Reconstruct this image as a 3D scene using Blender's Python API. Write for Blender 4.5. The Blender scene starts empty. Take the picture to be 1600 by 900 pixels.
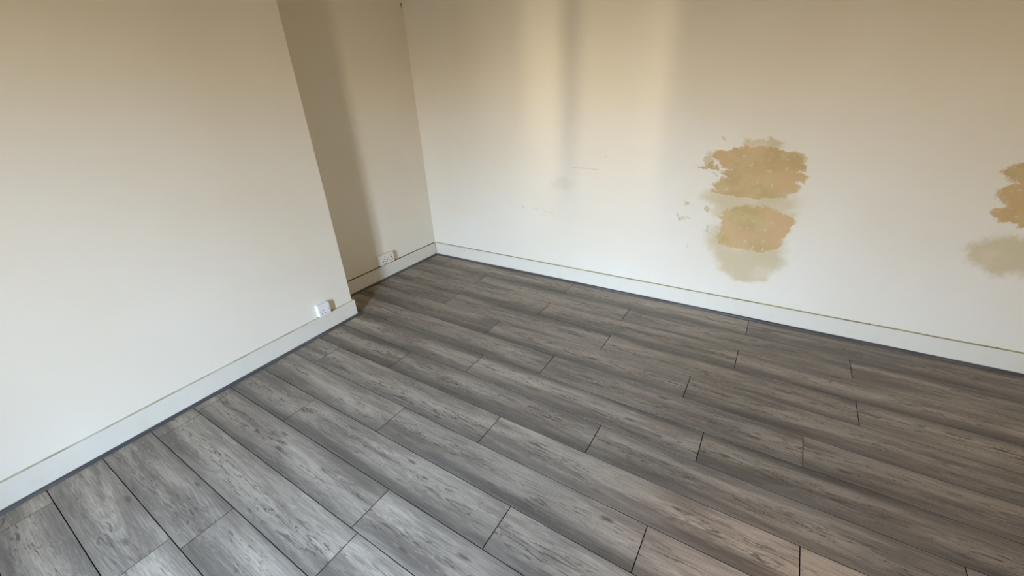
import bpy, bmesh, math, random
from mathutils import Matrix, Vector, noise as mnoise
random.seed(7)
S = bpy.context.scene
C = S.collection

# ------------------------------------------------------------------ camera, world, lights, exposure
cam_d = bpy.data.cameras.new('camera'); cam = bpy.data.objects.new('camera', cam_d); C.objects.link(cam)
YAW, PITCH, ROLL, FPX = 0.586519273, -0.467025952, -0.0521463490, 641.61
ca, sa, cb, sb = math.cos(YAW), math.sin(YAW), math.cos(PITCH), math.sin(PITCH)
fwd = Vector((ca*cb, sa*cb, sb)); r0 = Vector((sa, -ca, 0)); u0 = r0.cross(fwd)
rt = math.cos(ROLL)*r0 + math.sin(ROLL)*u0; up = -math.sin(ROLL)*r0 + math.cos(ROLL)*u0
m = Matrix((rt, up, -fwd)).transposed().to_4x4(); m.translation = (-2.93776, -2.74614, 1.49424)
cam.matrix_world = m
cam_d.sensor_width = 36; cam_d.lens = 36*FPX/1600; cam_d.clip_start = 0.02
S.camera = cam

SKY_STRENGTH = 202.0
FILL_W = 33.0
STRIPE_W = 1.6
FLOOR_GLOW_W = 5.5
S.view_settings.view_transform = 'Standard'; S.view_settings.look = 'None'
S.view_settings.gamma = 1; S.view_settings.use_curve_mapping = False
S.view_settings.exposure = -0.14

# sky: pale blue daylight above, sunlit tan street below the horizon
w = bpy.data.worlds.new('sky'); S.world = w; w.use_nodes = True
nt = w.node_tree; nt.nodes.clear()
wo = nt.nodes.new('ShaderNodeOutputWorld'); bg = nt.nodes.new('ShaderNodeBackground')
tc = nt.nodes.new('ShaderNodeTexCoord'); sx = nt.nodes.new('ShaderNodeSeparateXYZ')
rp = nt.nodes.new('ShaderNodeValToRGB'); mr = nt.nodes.new('ShaderNodeMapRange')
mr.inputs['From Min'].default_value = -0.3; mr.inputs['From Max'].default_value = 0.5
nt.links.new(tc.outputs['Generated'], sx.inputs[0]); nt.links.new(sx.outputs[2], mr.inputs[0])
nt.links.new(mr.outputs[0], rp.inputs[0]); nt.links.new(rp.outputs[0], bg.inputs[0]); nt.links.new(bg.outputs[0], wo.inputs[0])
bg.inputs[1].default_value = SKY_STRENGTH
e = rp.color_ramp.elements
e[0].position = 0.0; e[0].color = (0.10, 0.09, 0.07, 1)
e[1].position = 1.0; e[1].color = (0.51, 0.79, 1.22, 1)
for p_, c_ in ((0.32, (0.18, 0.15, 0.11, 1)), (0.40, (0.40, 0.29, 0.17, 1)), (0.48, (0.82, 0.76, 0.67, 1)), (0.60, (0.67, 0.89, 1.16, 1))):
    q = e.new(p_); q.color = c_

def area(name, loc, target, sx_, sy_, power, col, portal=False):
    d = bpy.data.lights.new(name, 'AREA'); d.shape = 'RECTANGLE'; d.size = sx_; d.size_y = sy_; d.energy = power; d.color = col
    o = bpy.data.objects.new(name, d); C.objects.link(o); o.location = loc
    o.rotation_euler = (Vector(target) - Vector(loc)).to_track_quat('-Z', 'Y').to_euler()
    if portal: d.cycles.is_portal = True
    return o
WX, WY0, WY1, WZ0, WZ1 = -4.4, -2.15, -1.68, 0.12, 2.05       # the window opening in the wall behind the camera
area('window_portal', (WX-0.12, (WY0+WY1)/2, (WZ0+WZ1)/2), (0, (WY0+WY1)/2, (WZ0+WZ1)/2), WY1-WY0+.1, WZ1-WZ0+.1, 1, (1, 1, 1), True)
area('warm_fill', (-3.2, -5.6, 1.5), (-2.2, 0, 0.9), 3.0, 2.0, FILL_W, (1.0, 0.70, 0.32))  # added warm fill from behind the camera, lifts the shaded areas
gl = area('stripe_light', (-6.0, -2.0634, 1.45), (0, -1.475, 1.5), 0.045, 0.8, STRIPE_W, (1.0, 0.86, 0.58)); gl.data.spread = math.radians(22)  # added narrow lamp outside the window, out of view, makes the wall stripes
sp_d = bpy.data.lights.new('warm_spot', 'SPOT'); sp = bpy.data.objects.new('warm_spot', sp_d); C.objects.link(sp)  # added spot lamp for the warm glow on the near floor
sp.location = (-1.9, -5.4, 2.2); sp.rotation_euler = (Vector((-1.93, -2.95, 0)) - sp.location).to_track_quat('-Z', 'Y').to_euler()
sp_d.energy = FLOOR_GLOW_W*30; sp_d.color = (1.0, 0.58, 0.24); sp_d.spot_size = math.radians(14); sp_d.spot_blend = 1.0; sp_d.shadow_soft_size = 0.1

# ------------------------------------------------------------------ node helpers
class NT:
    def __init__(s, name):
        s.m = bpy.data.materials.new(name); s.m.use_nodes = True; s.t = s.m.node_tree
        s.b = s.t.nodes['Principled BSDF']
    def n(s, typ, **k):
        q = s.t.nodes.new(typ)
        for a, v in k.items(): setattr(q, a, v)
        return q
    def put(s, sock, v):
        if isinstance(v, bpy.types.NodeSocket): s.t.links.new(v, sock)
        elif v is not None: sock.default_value = v
    def math(s, op, a, b=None, c=None, clamp=False):
        q = s.n('ShaderNodeMath', operation=op, use_clamp=clamp); s.put(q.inputs[0], a); s.put(q.inputs[1], b)
        if c is not None: s.put(q.inputs[2], c)
        return q.outputs[0]
    def xyz(s, a=0., b=0., c=0.):
        q = s.n('ShaderNodeCombineXYZ'); s.put(q.inputs[0], a); s.put(q.inputs[1], b); s.put(q.inputs[2], c); return q.outputs[0]
    def sep(s, v):
        q = s.n('ShaderNodeSeparateXYZ'); s.put(q.inputs[0], v); return q.outputs
    def noise(s, vec, scale=1., detail=4., rough=.5, dist=0.):
        q = s.n('ShaderNodeTexNoise'); s.put(q.inputs['Vector'], vec); q.inputs['Scale'].default_value = scale
        q.inputs['Detail'].default_value = detail; q.inputs['Roughness'].default_value = rough; q.inputs['Distortion'].default_value = dist
        return q.outputs[0]
    def ramp(s, v, a, b, lo=0., hi=1., smooth=True):
        q = s.n('ShaderNodeMapRange'); q.interpolation_type = 'SMOOTHSTEP' if smooth else 'LINEAR'
        s.put(q.inputs[0], v); q.inputs[1].default_value = a; q.inputs[2].default_value = b; q.inputs[3].default_value = lo; q.inputs[4].default_value = hi
        return q.outputs[0]
    def mix(s, f, a, b, typ='MIX'):
        q = s.n('ShaderNodeMix', data_type='RGBA', blend_type=typ); s.put(q.inputs[0], f)
        s.put(q.inputs[6], a); s.put(q.inputs[7], b); return q.outputs[2]
    def attr(s, name, out='Fac'):
        q = s.n('ShaderNodeAttribute', attribute_name=name); return q.outputs[out]
    def obj(s): return s.n('ShaderNodeTexCoord').outputs['Object']
    def bump(s, h, strength, dist):
        q = s.n('ShaderNodeBump'); q.inputs['Strength'].default_value = strength; q.inputs['Distance'].default_value = dist
        s.put(q.inputs['Height'], h); s.t.links.new(q.outputs[0], s.b.inputs['Normal'])
    def fin(s, col=None, rough=None, spec=None):
        s.put(s.b.inputs['Base Color'], col); s.put(s.b.inputs['Roughness'], rough)
        if spec is not None: s.b.inputs['Specular IOR Level'].default_value = spec
        return s.m
def rgb(r, g, b): return (r, g, b, 1)

# ------------------------------------------------------------------ materials
def wall_paint(name, col, patches=False):
    t = NT(name); o = t.obj(); x, y, z = t.sep(o)
    big = t.noise(o, 1.3, 3, .5); fine = t.noise(o, 260, 3, .6); mid = t.noise(o, 9, 4, .6)
    c = t.mix(t.ramp(big, .35, .7), col, rgb(col[0]*.97, col[1]*.955, col[2]*.92))
    c = t.mix(t.ramp(mid, .55, .8, 0, .12), c, rgb(col[0]*.9, col[1]*.88, col[2]*.84))
    height = t.math('ADD', t.math('MULTIPLY', fine, .15), mid)
    if patches:
        n1 = t.n('ShaderNodeTexNoise'); t.put(n1.inputs['Vector'], o); n1.inputs['Scale'].default_value = 22; n1.inputs['Detail'].default_value = 6; n1.inputs['Roughness'].default_value = .65
        r_, g_, b_ = t.sep(n1.outputs['Color'])
        n3 = t.n('ShaderNodeTexNoise'); t.put(n3.inputs['Vector'], o); n3.inputs['Scale'].default_value = 7; n3.inputs['Detail'].default_value = 2
        r3, g3, b3 = t.sep(n3.outputs['Color'])
        px = t.math('ADD', t.math('ADD', x, t.math('MULTIPLY_ADD', r_, .10, -.05)), t.math('MULTIPLY_ADD', r3, .10, -.05)); pz = t.math('ADD', t.math('ADD', z, t.math('MULTIPLY_ADD', g_, .09, -.045)), t.math('MULTIPLY_ADD', g3, .06, -.03))
        n2 = t.noise(o, 6, 3, .5)
        def blobs(lst, soft=.10):
            d = None
            for (cx, cz, rx, rz) in lst:
                a = t.math('MULTIPLY', t.math('SUBTRACT', px, cx), 1/rx); b = t.math('MULTIPLY', t.math('SUBTRACT', pz, cz), 1/rz)
                q = t.math('SQRT', t.math('ADD', t.math('MULTIPLY', a, a), t.math('MULTIPLY', b, b)))
                d = q if d is None else t.math('MINIMUM', d, q)
            return t.ramp(d, 1+soft, 1-soft, 0, 1)
        pale = blobs([(2.56, .79, .24, .08), (2.60, .70, .21, .10), (2.60, .52, .21, .2), (2.62, .42, .195, .11), (2.62, .33, .155, .075), (2.305, 1.0, .035, .045), (2.345, .70, .02, .02), (2.58, 1.11, .10, .03),
                      (2.19, .628, .018, .016), (2.21, .735, .014, .008), (3.70, .62, .14, .10)], .25)
        ochre = blobs([(2.56, 1.035, .228, .060), (2.60, .99, .21, .045), (2.61, .935, .215, .048), (2.57, .875, .232, .055), (2.55, .830, .20, .026), (2.62, .64, .205, .115),
                       (2.62, .54, .185, .075), (2.322, .970, .022, .022), (2.270, .957, .038, .008), (2.365, .968, .022, .016),
                       (3.70, 1.02, .14, .065), (3.72, .92, .16, .06), (3.70, .83, .12, .06)], .07)
        oc = t.mix(t.ramp(n2, .35, .65), rgb(.48, .355, .165), rgb(.57, .395, .205))
        oc = t.mix(t.ramp(t.noise(o, 15, 4, .6), .5, .62, 0, .6), oc, rgb(.53, .43, .23))
        oc = t.mix(t.ramp(t.noise(o, 40, 4, .6), .60, .68, 0, .55), oc, rgb(.62, .55, .40))
        pc = t.mix(t.ramp(n2, .4, .65), rgb(.56, .485, .31), rgb(.63, .56, .40))
        c = t.mix(t.math('MULTIPLY', pale, .92), c, pc); c = t.mix(ochre, c, oc)
        # small scuffs, chips and pencil-thin scratches
        def strokes(lst):
            d = None
            for (x0, z0, x1, z1, wd) in lst:
                L = math.hypot(x1-x0, z1-z0); ux, uz = (x1-x0)/L, (z1-z0)/L
                dx = t.math('SUBTRACT', x, x0); dz = t.math('SUBTRACT', t.math('ADD', z, t.math('MULTIPLY_ADD', b_, .012, -.006)), z0)
                a = t.math('ADD', t.math('MULTIPLY', dx, ux), t.math('MULTIPLY', dz, uz))
                a2 = t.math('SUBTRACT', a, t.math('MINIMUM', t.math('MAXIMUM', a, 0.), L))
                p = t.math('SUBTRACT', t.math('MULTIPLY', dz, ux), t.math('MULTIPLY', dx, uz))
                q = t.math('MULTIPLY', t.math('SQRT', t.math('ADD', t.math('MULTIPLY', a2, a2), t.math('MULTIPLY', p, p))), 1/wd)
                d = q if d is None else t.math('MINIMUM', d, q)
            return t.ramp(d, 1.4, .5, 0, 1)
        st = strokes([(1.41, .915, 1.61, .912, .0022), (.975, .583, .992, .580, .005), (1.07, .577, 1.13, .574, .002), (1.15, .592, 1.18, .560, .0022), (1.18, .560, 1.26, .556, .002),
                      (1.145, .535, 1.2, .528, .0016), (1.655, 1.0, 1.662, .998, .004), (.722, 1.352, .726, 1.350, .004), (2.165, .66, 2.19, .615, .006), (2.22, .645, 2.25, .632, .004),
                      (2.25, .452, 2.262, .43, .003), (2.335, .94, 2.37, .915, .004), (2.2, .745, 2.235, .728, .003), (2.36, 1.14, 2.375, 1.125, .006), (2.36, .60, 2.362, .56, .006)])
        c = t.mix(t.math('MULTIPLY', st, .38), c, rgb(.36, .31, .24))
        sm = blobs([(1.335, .79, .085, .045)], .6)
        c = t.mix(t.math('MULTIPLY', sm, .16), c, rgb(.35, .33, .30))
        height = t.math('SUBTRACT', height, t.math('ADD', t.math('MULTIPLY', ochre, 1.2), t.math('MULTIPLY', st, .6)))
    t.bump(height, .25, .004)
    return t.fin(c, .62, .3)
M_WALL_R = wall_paint('cream_wall_paint_with_damp', rgb(.76, .73, .65), True)
M_WALL = wall_paint('cream_wall_paint', rgb(.78, .745, .655))
M_CEIL = wall_paint('ceiling_paint', rgb(.44, .38, .29))  # out of view, coloured dark to cut the bounced light
M_WALL_DIM = wall_paint('dimmed_wall_paint', rgb(.30, .24, .17))  # unseen left and front walls, darkened to lower the room's ambient light

def gloss_paint():
    t = NT('skirting_gloss_paint'); o = t.obj(); n = t.noise(o, 14, 4, .6); f = t.noise(o, 120, 3, .6)
    c = t.mix(t.ramp(n, .5, .75, 0, .5), rgb(.70, .67, .585), rgb(.64, .60, .50))
    c = t.mix(t.ramp(f, .70, .74, 0, .35), c, rgb(.45, .42, .34))
    t.bump(n, .12, .003); return t.fin(c, .42, .45)
M_SKIRT = gloss_paint()
def seam(name, a, b, d, cut):
    t = NT(name); o = t.obj(); x, y, z = t.sep(o)
    n = t.noise(t.xyz(t.math('MULTIPLY', x, 7.), 0., 0.), 1, 5, .65); n2 = t.noise(t.xyz(t.math('MULTIPLY', x, 40.), y, 0.), 1, 3, .6)
    c = t.mix(t.ramp(n, .4, .6), a, b); c = t.mix(t.ramp(n2, cut, cut+.06), c, d); return t.fin(c, .8, .2)
M_SEAM_BACK = seam('dark_gap_line', rgb(.07, .05, .025), rgb(.16, .12, .06), rgb(.30, .25, .15), .60)
M_SEAM_RIGHT = seam('yellowed_gap_line', rgb(.40, .36, .19), rgb(.26, .23, .12), rgb(.08, .07, .05), .60)
M_SEAM_CHIM = seam('painted_gap_line', rgb(.50, .47, .36), rgb(.36, .32, .22), rgb(.22, .12, .08), .64)
def bead():
    t = NT('dark_grey_bead'); o = t.obj(); x, y, z = t.sep(o)
    n = t.noise(t.xyz(t.math('MULTIPLY', x, 5.), t.math('MULTIPLY', y, 60.), t.math('MULTIPLY', z, 60.)), 1, 4, .6)
    return t.fin(t.mix(t.ramp(n, .4, .7), rgb(.060, .057, .058), rgb(.10, .095, .092)), .5, .35)
M_BEAD = bead()

def wood():
    t = NT('grey_oak_laminate'); uv = t.n('ShaderNodeUVMap').outputs[0]; u, v, _ = t.sep(uv)
    pr = t.attr('plank_random'); lo = t.attr('lower_shade'); hi = t.attr('upper_shade')
    off = t.math('MULTIPLY', pr, 53.)
    U = t.math('ADD', u, off)
    vec = lambda a, b: t.xyz(t.math('MULTIPLY', U, a), t.math('MULTIPLY', v, b), off)
    vv = t.math('MULTIPLY', v, 1/.192)
    wob = t.math('MULTIPLY_ADD', t.noise(vec(1.3, 6.), 1, 4, .6), .36, -.18)
    dlo = t.math('MULTIPLY', t.ramp(t.math('ADD', vv, wob), .52, .94), lo)
    dhi = t.math('MULTIPLY', t.ramp(t.math('SUBTRACT', vv, wob), .34, .02), hi)
    band = t.math('MAXIMUM', dlo, dhi)
    cloud = t.noise(vec(1.5, 13.), 1, 5, .6, .4)
    grain = t.noise(vec(9., 210.), 1, 6, .7, .5)
    grain2 = t.noise(vec(4.5, 60.), 1, 5, .7, 1.6)
    c = t.mix(t.ramp(cloud, .34, .64), rgb(.190, .149, .112), rgb(.405, .330, .250))
    c = t.mix(t.ramp(grain, .42, .68, 0, .58), c, rgb(.115, .103, .092))
    c = t.mix(t.ramp(grain2, .52, .72, 0, .55), c, rgb(.49, .41, .315))
    # short dark strokes clustered along the heart of the board
    stroke = t.noise(vec(7.5, 58.), 1, 6, .72, 1.8)
    clus = t.noise(vec(2.6, 14.), 1, 3, .6)
    centre = t.ramp(t.math('ABSOLUTE', t.math('ADD', vv, t.math('MULTIPLY_ADD', t.noise(vec(1.1, 0.), 1, 2), .9, -.98))), .42, .05)
    k = t.math('MULTIPLY', t.ramp(stroke, .53, .59), t.math('MULTIPLY', t.ramp(clus, .36, .50), centre))
    c = t.mix(t.math('MULTIPLY', k, .85), c, rgb(.060, .048, .039))
    k2 = t.math('MULTIPLY', t.ramp(t.noise(vec(11., 64.), 1, 5, .7, 1.8), .54, .62), t.ramp(t.noise(vec(2.2, 11.), 1.3, 3, .6), .46, .60))
    c = t.mix(t.math('MULTIPLY', k2, .30), c, rgb(.55, .49, .41))
    # arched heart grain
    wv = t.n('ShaderNodeTexWave', wave_type='RINGS', rings_direction='Z'); wv.inputs['Scale'].default_value = 1.; wv.inputs['Distortion'].default_value = 3.5
    wv.inputs['Detail'].default_value = 3; wv.inputs['Detail Scale'].default_value = 1.6
    t.put(wv.inputs['Vector'], t.xyz(t.math('MULTIPLY', t.math('SUBTRACT', u, t.math('MULTIPLY', pr, 1.2)), 3.), t.math('MULTIPLY', t.math('SUBTRACT', v, .096), 36.), off))
    wm = t.math('MULTIPLY', t.ramp(wv.outputs['Fac'], .55, .85), t.ramp(t.noise(vec(1.6, 4.), 1.1, 2), .52, .66))
    c = t.mix(t.math('MULTIPLY', wm, .38), c, rgb(.12, .108, .098))
    # knots
    vo = t.n('ShaderNodeTexVoronoi'); vo.inputs['Scale'].default_value = 1.; t.put(vo.inputs['Vector'], t.xyz(t.math('MULTIPLY', U, 4.2), t.math('MULTIPLY', t.math('ADD', v, t.math('MULTIPLY', t.noise(vec(10., 30.), 1, 2), .012)), 15.), off))
    kr = t.ramp(vo.outputs['Distance'], .17, .05); kc = t.sep(vo.outputs['Color'])[0]
    c = t.mix(t.math('MULTIPLY', t.math('MULTIPLY', kr, t.ramp(kc, .60, .68)), .75), c, rgb(.070, .058, .048))
    c = t.mix(t.math('MULTIPLY', band, 1.0), c, t.mix(.38, rgb(.045, .038, .032), c))
    tint = t.ramp(t.math('FRACT', t.math('MULTIPLY', pr, 7.31)), 0, 1, .90, 1.08)
    q = t.n('ShaderNodeVectorMath', operation='SCALE'); t.put(q.inputs[0], c); t.put(q.inputs[3], tint)
    t.bump(t.math('SUBTRACT', grain, k), .10, .001)
    return t.fin(q.outputs[0], .46, .42)
M_WOOD = wood()
def plain(name, col, rough=.5, spec=.4, nz=.0, metal=0.):
    t = NT(name); o = t.obj(); n = t.noise(o, 40, 3, .6)
    c = t.mix(t.ramp(n, .3, .7), rgb(*col), rgb(*[x*(1-nz) for x in col])); t.b.inputs['Metallic'].default_value = metal
    return t.fin(c, rough, spec)
M_GAP = plain('seam_shadow_core', (.02, .016, .013), .9, .1, .2)
M_PLASTIC = plain('white_socket_plastic', (.82, .815, .80), .32, .5, .03)
M_CREAMPL = plain('cream_socket_plastic', (.76, .735, .66), .34, .5, .05)
M_HOLE = plain('pin_hole_black', (.02, .018, .016), .7, .2, .2)
M_SCREW = plain('screw_steel', (.42, .40, .36), .35, .5, .2, .8)
M_RUST = plain('rusty_nail', (.08, .06, .03), .7, .3, .4)
M_BRICK = plain('exposed_red_plaster', (.50, .24, .14), .9, .1, .3)
M_GLASSFRAME = plain('window_frame_white', (.75, .74, .70), .5, .4, .05)

# ------------------------------------------------------------------ mesh helpers
def link(name, bm, mats, parent=None, mw=None, kind=None):
    me = bpy.data.meshes.new(name); bmesh.ops.recalc_face_normals(bm, faces=bm.faces); bm.to_mesh(me); bm.free()
    for q in mats: me.materials.append(q)
    o = bpy.data.objects.new(name, me); C.objects.link(o)
    if parent: o.parent = parent
    if mw is not None: o.matrix_world = mw
    if kind: o['kind'] = kind
    return o
def box(bm, x0, x1, y0, y1, z0, z1, mat=0):
    vs = [bm.verts.new((x, y, z)) for x in (x0, x1) for y in (y0, y1) for z in (z0, z1)]
    fs = [bm.faces.new([vs[i] for i in f]) for f in ((0, 1, 3, 2), (4, 6, 7, 5), (0, 4, 5, 1), (2, 3, 7, 6), (0, 2, 6, 4), (1, 5, 7, 3))]
    for f in fs: f.material_index = mat
    return vs, fs
def bevel(bm, edges, w_, seg=2): bmesh.ops.bevel(bm, geom=edges, offset=w_, segments=seg, affect='EDGES', profile=.5)

# frames along the three visible walls: local x runs along the skirting, local y points out of the wall surface into the wall,
# local y = 0 is the front of the floor bead
def frame(a, b):
    a = Vector((*a, 0)); b = Vector((*b, 0)); d = (b-a).normalized(); n = Vector((-d.y, d.x, 0))
    return a, d, n
def fmat(a, d, n):
    q = Matrix((d, n, Vector((0, 0, 1)))).transposed().to_4x4(); q.translation = a; return q
FR = fmat(*frame((-.2, -.06), (-.155, -2.65)))           # right wall: n points into the wall (+x)
_a, _d, _n = frame((-.19, -.062), (-1.196, -.032)); FB = fmat(_a, _d, -_n)    # back wall: +y side (mirrored frame)
_a, _d, _n = frame((-1.346, -.334), (-2.346, -.334)); FC = fmat(_a, _d, -_n)  # chimney breast face
BEAD_W, SK_T, WALL_OFF = .014, .012, .030
# a mirrored frame flips handedness; recalc of normals in link() keeps it clean
H = 2.55
# ---- floor planks ----
W_, L_, X0 = .192, 1.257, .164057387
joint0 = {0: -.258, 1: -.780, 2: -.239, 3: -.781, 4: -1.303, 5: -.564, 6: -1.437, 7: -1.011, 8: -.558, 9: -1.342, 10: -.8625, 11: -1.640, 12: -.42, 13: -1.15}
lowd = {0: .95, 1: .45, 2: .9, 3: .6, 4: .95, 5: .7, 6: .85, 7: .95, 8: .85, 9: .8, 10: 1., 11: .75, 12: .8}
upd = {0: .1, 1: .75, 2: .1, 3: .85, 4: .2, 5: .3, 6: .85, 7: .75, 8: .0, 9: .15, 10: .2, 11: .9, 12: .0}
fb = bmesh.new(); uvl = fb.loops.layers.uv.new('UVMap')
la = [fb.faces.layers.float.new(k) for k in ('plank_random', 'lower_shade', 'upper_shade')]
G, CH, DP = .0016, .0005, .0012
def plank(x_hi, x_lo, y0, y1, vals):
    ring = lambda g, z: [fb.verts.new(p) for p in ((x_hi-g, y0+g, z), (x_hi-g, y1-g, z), (x_lo+g, y1-g, z), (x_lo+g, y0+g, z))]
    a = ring(G+CH, 0); b = ring(G, -DP); c = ring(G, -.008)
    fs = [fb.faces.new(a)] + [fb.faces.new((a[i], a[(i+1) % 4], b[(i+1) % 4], b[i])) for i in range(4)] + [fb.faces.new((b[i], b[(i+1) % 4], c[(i+1) % 4], c[i])) for i in range(4)]
    for j, f in enumerate(fs):
        for q, val in zip(la, vals): f[q] = val
        f.material_index = 0 if j < 5 else 1
        for lp in f.loops: lp[uvl].uv = (lp.vert.co.y-y0, x_hi-lp.vert.co.x)
for k in range(-1, 22):
    xh = -(X0+k*W_); xl = xh-W_
    if k in joint0: j0 = joint0[k]
    else: j0 = random.uniform(-L_, 0)
    y = j0
    while y < 0.05: y += L_
    rr = random.Random(100+k)
    while y > -6.1:
        y1 = y; y0 = y-L_
        lo_ = lowd.get(k, rr.uniform(.6, 1)); up_ = upd.get(k, rr.uniform(0, .8))
        plank(xh, xl, y0, y1, (rr.random(), min(1, lo_*rr.uniform(.8, 1.12)), min(1, up_*rr.uniform(.7, 1.15)))); y -= L_
vs, fs = box(fb, WX-.05, .2, -6.15, .15, -.05, -.007, 1)
floor = link('floor', fb, [M_WOOD, M_GAP], kind='structure')

# ---- walls ----
def wall(name, mat, F, x0, x1, thick=.12, z1=H, y0=WALL_OFF, z0=-.05):
    bm = bmesh.new(); box(bm, x0, x1, y0, y0+thick, z0, z1); return link(name, bm, [mat], mw=F, kind='structure')
wall('wall_right', M_WALL_R, FR, -.25, 6.1)
wall('wall_back', M_WALL, FB, -.02, 4.3)
# chimney breast: a deep box standing proud of the back wall
bm = bmesh.new(); box(bm, .026, 2.75, WALL_OFF, .31, -.02, H)
bevel(bm, [q for q in bm.edges if abs(q.verts[0].co.z-q.verts[1].co.z) > 1 and q.verts[0].co.y < .1], .004, 3)
link('wall_chimney', bm, [M_WALL], mw=FC, kind='structure')
bm = bmesh.new(); box(bm, WX-.15, .1, -6.15, .25, H, H+.1); link('ceiling', bm, [M_CEIL], kind='structure')
bm = bmesh.new(); box(bm, WX-.15, .1, -6.25, -6.1, -.05, H); link('wall_front', bm, [M_WALL_DIM], kind='structure')
bm = bmesh.new()
box(bm, WX-.15, WX, -6.15, WY0, -.05, H); box(bm, WX-.15, WX, WY1, .25, -.05, H); box(bm, WX-.15, WX, WY0, WY1, -.05, WZ0); box(bm, WX-.15, WX, WY0, WY1, WZ1, H)
link('wall_left', bm, [M_WALL_DIM], kind='structure')
# window frame, plus slim bars added and spaced to throw stripes on the right wall
bm = bmesh.new()
def wbar(y0, y1): box(bm, WX-.078, WX-.072, y0, y1, WZ0, WZ1)
for a_, b_ in ((WY0, WY0+.02), (WY1-.02, WY1)): wbar(a_, b_)
box(bm, WX-.09, WX-.06, WY0, WY1, WZ0, WZ0+.03); box(bm, WX-.09, WX-.06, WY0, WY1, WZ1-.03, WZ1)
fine = [(-.62-.05*i_, -.594-.05*i_) for i_ in range(6)] + [(-.92-.046*i_, -.898-.046*i_) for i_ in range(4)] + [(-1.55-.046*i_, -1.533-.046*i_) for i_ in range(9)]
for a_, b_ in fine + [(-1.51, -1.37), (-2.45, -2.09)]:
    wbar(-1.5255+.2607*a_, -1.5255+.2607*b_)
link('window_1', bm, [M_GLASSFRAME], kind='structure')

# ---- skirtings with a worn top edge, and the floor bead ----
def skirting(name, F, x0, x1, seam_mat, h=.124, end=False):
    bm = bmesh.new(); n = max(2, int(abs(x1-x0)/.04)); y0, y1 = BEAD_W+.002, WALL_OFF+.002
    y0 = WALL_OFF-SK_T
    rings = []
    for i in range(n+1):
        x = x0+(x1-x0)*i/n; wv = (mnoise.noise(Vector((x*3, 1.7, F.translation.x*9)))*.0018 + mnoise.noise(Vector((x*17, 4.7, 0)))*.0006)
        hh = h+wv
        prof = [(y0, .0), (y0, hh-.003), (y0+.0008, hh-.001), (y0+.003, hh), (y0+.0065, hh-.0006), (WALL_OFF-.0012, hh+.0035), (WALL_OFF+.003, hh+.0035), (WALL_OFF+.003, 0)]
        rings.append([bm.verts.new((x, a, b)) for a, b in prof])
    for i in range(n):
        for j in range(7):
            f = bm.faces.new((rings[i][j], rings[i+1][j], rings[i+1][j+1], rings[i][j+1])); f.material_index = 1 if j in (2, 3, 4) else 0
    bm.faces.new(rings[0]); bm.faces.new(rings[-1])
    return bm
def skirt_obj(name, F, x0, x1, sm): return link(name, skirting(name, F, x0, x1, sm), [M_SKIRT, sm], mw=F, kind='structure')
skirt_obj('baseboard_right', FR, -.008, 6.05, M_SEAM_RIGHT)
skirt_obj('baseboard_back', FB, -.006, 1.30, M_SEAM_BACK)
# the chimney skirting turns the corner into the alcove
bm = skirting('baseboard_chimney', FC, .014, 2.75, M_SEAM_CHIM)
vs, fs = box(bm, .014, .026, WALL_OFF+.0005, .30, 0, .123)
link('baseboard_chimney', bm, [M_SKIRT, M_SEAM_CHIM], mw=FC, kind='structure')
def bead_obj(name, F, x0, x1, ret=None):
    bm = bmesh.new()
    prof = [(0, 0), (.0008, .004), (.003, .0085), (.007, .0115), (.0120, .0125), (BEAD_W+.005, .0125), (BEAD_W+.005, 0)]
    a = [bm.verts.new((x0, p, q)) for p, q in prof]; b = [bm.verts.new((x1, p, q)) for p, q in prof]
    for j in range(len(prof)): bm.faces.new((a[j], b[j], b[(j+1) % len(prof)], a[(j+1) % len(prof)]))
    bm.faces.new(a); bm.faces.new(b)
    if ret:
        c = [bm.verts.new((ret[0]+ (BEAD_W-p), ret[1], q)) for p, q in prof]; d = [bm.verts.new((ret[0]+(BEAD_W-p), ret[2], q)) for p, q in prof]
        for j in range(len(prof)): bm.faces.new((c[j], d[j], d[(j+1) % len(prof)], c[(j+1) % len(prof)]))
        bm.faces.new(c); bm.faces.new(d)
    return link(name, bm, [M_BEAD], mw=F, kind='structure')
bead_obj('trim_1', FR, .002, 6.05)
bead_obj('trim_2', FB, .002, 1.28)
bead_obj('trim_3', FC, .0, 2.75, ret=(.0, .001, .28))

# ------------------------------------------------------------------ sockets
def empty(name, F, loc, label, cat):
    o = bpy.data.objects.new(name, None); C.objects.link(o); o.empty_display_size = .05
    q = F.copy(); q.translation = F @ Vector(loc); o.matrix_world = q; o['label'] = label; o['category'] = cat; return o
def child(name, bm, mats, par):
    me = bpy.data.meshes.new(name); bmesh.ops.recalc_face_normals(bm, faces=bm.faces); bm.to_mesh(me); bm.free()
    for q in mats: me.materials.append(q)
    o = bpy.data.objects.new(name, me); C.objects.link(o); o.parent = par; return o
def rbox(x0, x1, y0, y1, z0, z1, r=.003, front=.0015):
    bm = bmesh.new(); box(bm, x0, x1, y0, y1, z0, z1)
    bevel(bm, [q for q in bm.edges if abs(q.verts[0].co.y-q.verts[1].co.y) > 1e-5], r, 3)
    ymin = min(v.co.y for v in bm.verts)
    bevel(bm, [q for q in bm.edges if all(abs(v.co.y-ymin) < 1e-5 for v in q.verts)], front, 2)
    return bm
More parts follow.
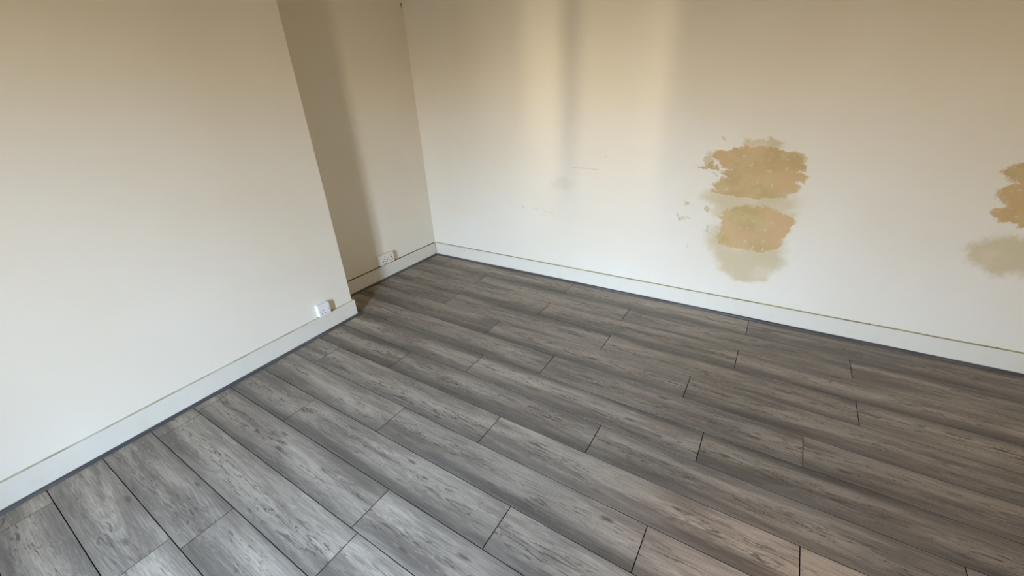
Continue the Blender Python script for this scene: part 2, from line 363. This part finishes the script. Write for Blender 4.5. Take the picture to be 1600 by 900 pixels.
def hole(par, x, y, z, rx, rz, name='pin_hole', mat=None):
    # a shallow recessed well: rim ring and dark disc sunk behind the plate's face
    bm = bmesh.new(); n = 14
    a = [bm.verts.new((x+rx*math.cos(2*math.pi*i/n), y-.0004, z+rz*math.sin(2*math.pi*i/n))) for i in range(n)]
    b = [bm.verts.new((v.co.x, y+.0012, v.co.z)) for v in a]
    for i in range(n): bm.faces.new((a[i], a[(i+1) % n], b[(i+1) % n], b[i]))
    bm.faces.new(a); bm.faces.new(b)
    return child(name, bm, [mat or M_HOLE], par)

# twin socket in the alcove. local x 0..w from its right end, y negative = out of the wall (origin on the wall surface), z from its foot
w2_, h2_ = .153, .087
tw = empty('wall_socket', FB, (.5225, WALL_OFF, .138), 'cream twin wall socket with many round pin holes, above the alcove skirting', 'socket')
child('back_box', rbox(.002, w2_-.002, -.020, .0, .001, h2_-.001, .004, .0005), [M_CREAMPL], tw)
child('faceplate', rbox(0, w2_, -.036, -.0195, 0, h2_, .006, .003), [M_CREAMPL], tw)
def twin(sx_, sz_): return (sx_-.5225-.003, sz_-.138)
for (s_, z_, rx, rz) in ((.5611, .2084, .0032, .0032), (.6234, .2091, .0055, .0030), (.5565, .1872, .0048, .0050), (.6283, .1884, .0046, .0055),
                         (.5868, .1930, .0030, .0036), (.6025, .1880, .0030, .0036), (.5873, .1773, .0034, .0040), (.6006, .1743, .0036, .0040),
                         (.6422, .1690, .0036, .0036), (.6183, .1652, .0044, .0032), (.5698, .1655, .0036, .0036), (.5438, .1648, .0036, .0030),
                         (.6227, .1467, .0044, .0030), (.5622, .1492, .0036, .0036)):
    hole(tw, twin(s_, z_)[0], -.036, twin(s_, z_)[1], rx*1.2, rz*1.15)
# single socket on the chimney breast
w1_, h1_ = .086, .084
sg = empty('wall_socket', FC, (.221, WALL_OFF, .133), 'white single wall socket with four pin holes, low on the chimney breast', 'socket')
child('back_box', rbox(.001, w1_-.001, -.022, .0, .0, h1_, .005, .0005), [M_PLASTIC], sg)
child('faceplate', rbox(0, w1_, -.034, -.0215, 0, h1_, .005, .003), [M_PLASTIC], sg)
for (s_, z_) in ((.3024, .1723), (.282, .1751), (.271, .1522), (.2941, .153)):
    hole(sg, s_-.226-.0035, -.034, z_-.133, .0034, .0038)
bm = rbox(.0095, .0155, -.0362, -.033, .035, .047, .0008, .0006); child('rocker_switch', bm, [M_PLASTIC], sg)['label'] = 'small rocker switch at the right edge'
hole(sg, .0125, -.0362, .0385, .0022, .0028, 'switch_mark')
# chip of bare red plaster beside the single socket's foot
bm = bmesh.new(); bmesh.ops.create_icosphere(bm, subdivisions=3, radius=1)
for v in bm.verts:
    k_ = 1+.35*mnoise.noise(v.co*2.3); v.co = Vector((v.co.x*.012*k_, v.co.y*.004*k_, v.co.z*.007*k_))
q = FC.copy(); q.translation = FC @ Vector((.196, WALL_OFF-.001, .129))
o = link('plaster_chip', bm, [M_BRICK], mw=q); o['label'] = 'tiny orange-red crumb of plaster on the skirting right beside the single socket'; o['category'] = 'plaster crumb'
# dark nail in the corner high up
bm = bmesh.new(); bmesh.ops.create_cone(bm, cap_ends=True, segments=12, radius1=.0022, radius2=.0018, depth=.03)
q2 = bmesh.ops.create_cone(bm, cap_ends=True, segments=14, radius1=.0045, radius2=.0038, depth=.0025, matrix=Matrix.Translation((0, 0, .0145)))
R_ = Matrix.Translation((-.195, -.045, 2.045)) @ Vector((-.55, -.6, .62)).to_track_quat('Z', 'Y').to_matrix().to_4x4()
o = link('nail', bm, [M_RUST], mw=R_); o['label'] = 'small dark nail sticking out high in the corner of the two walls'; o['category'] = 'nail'
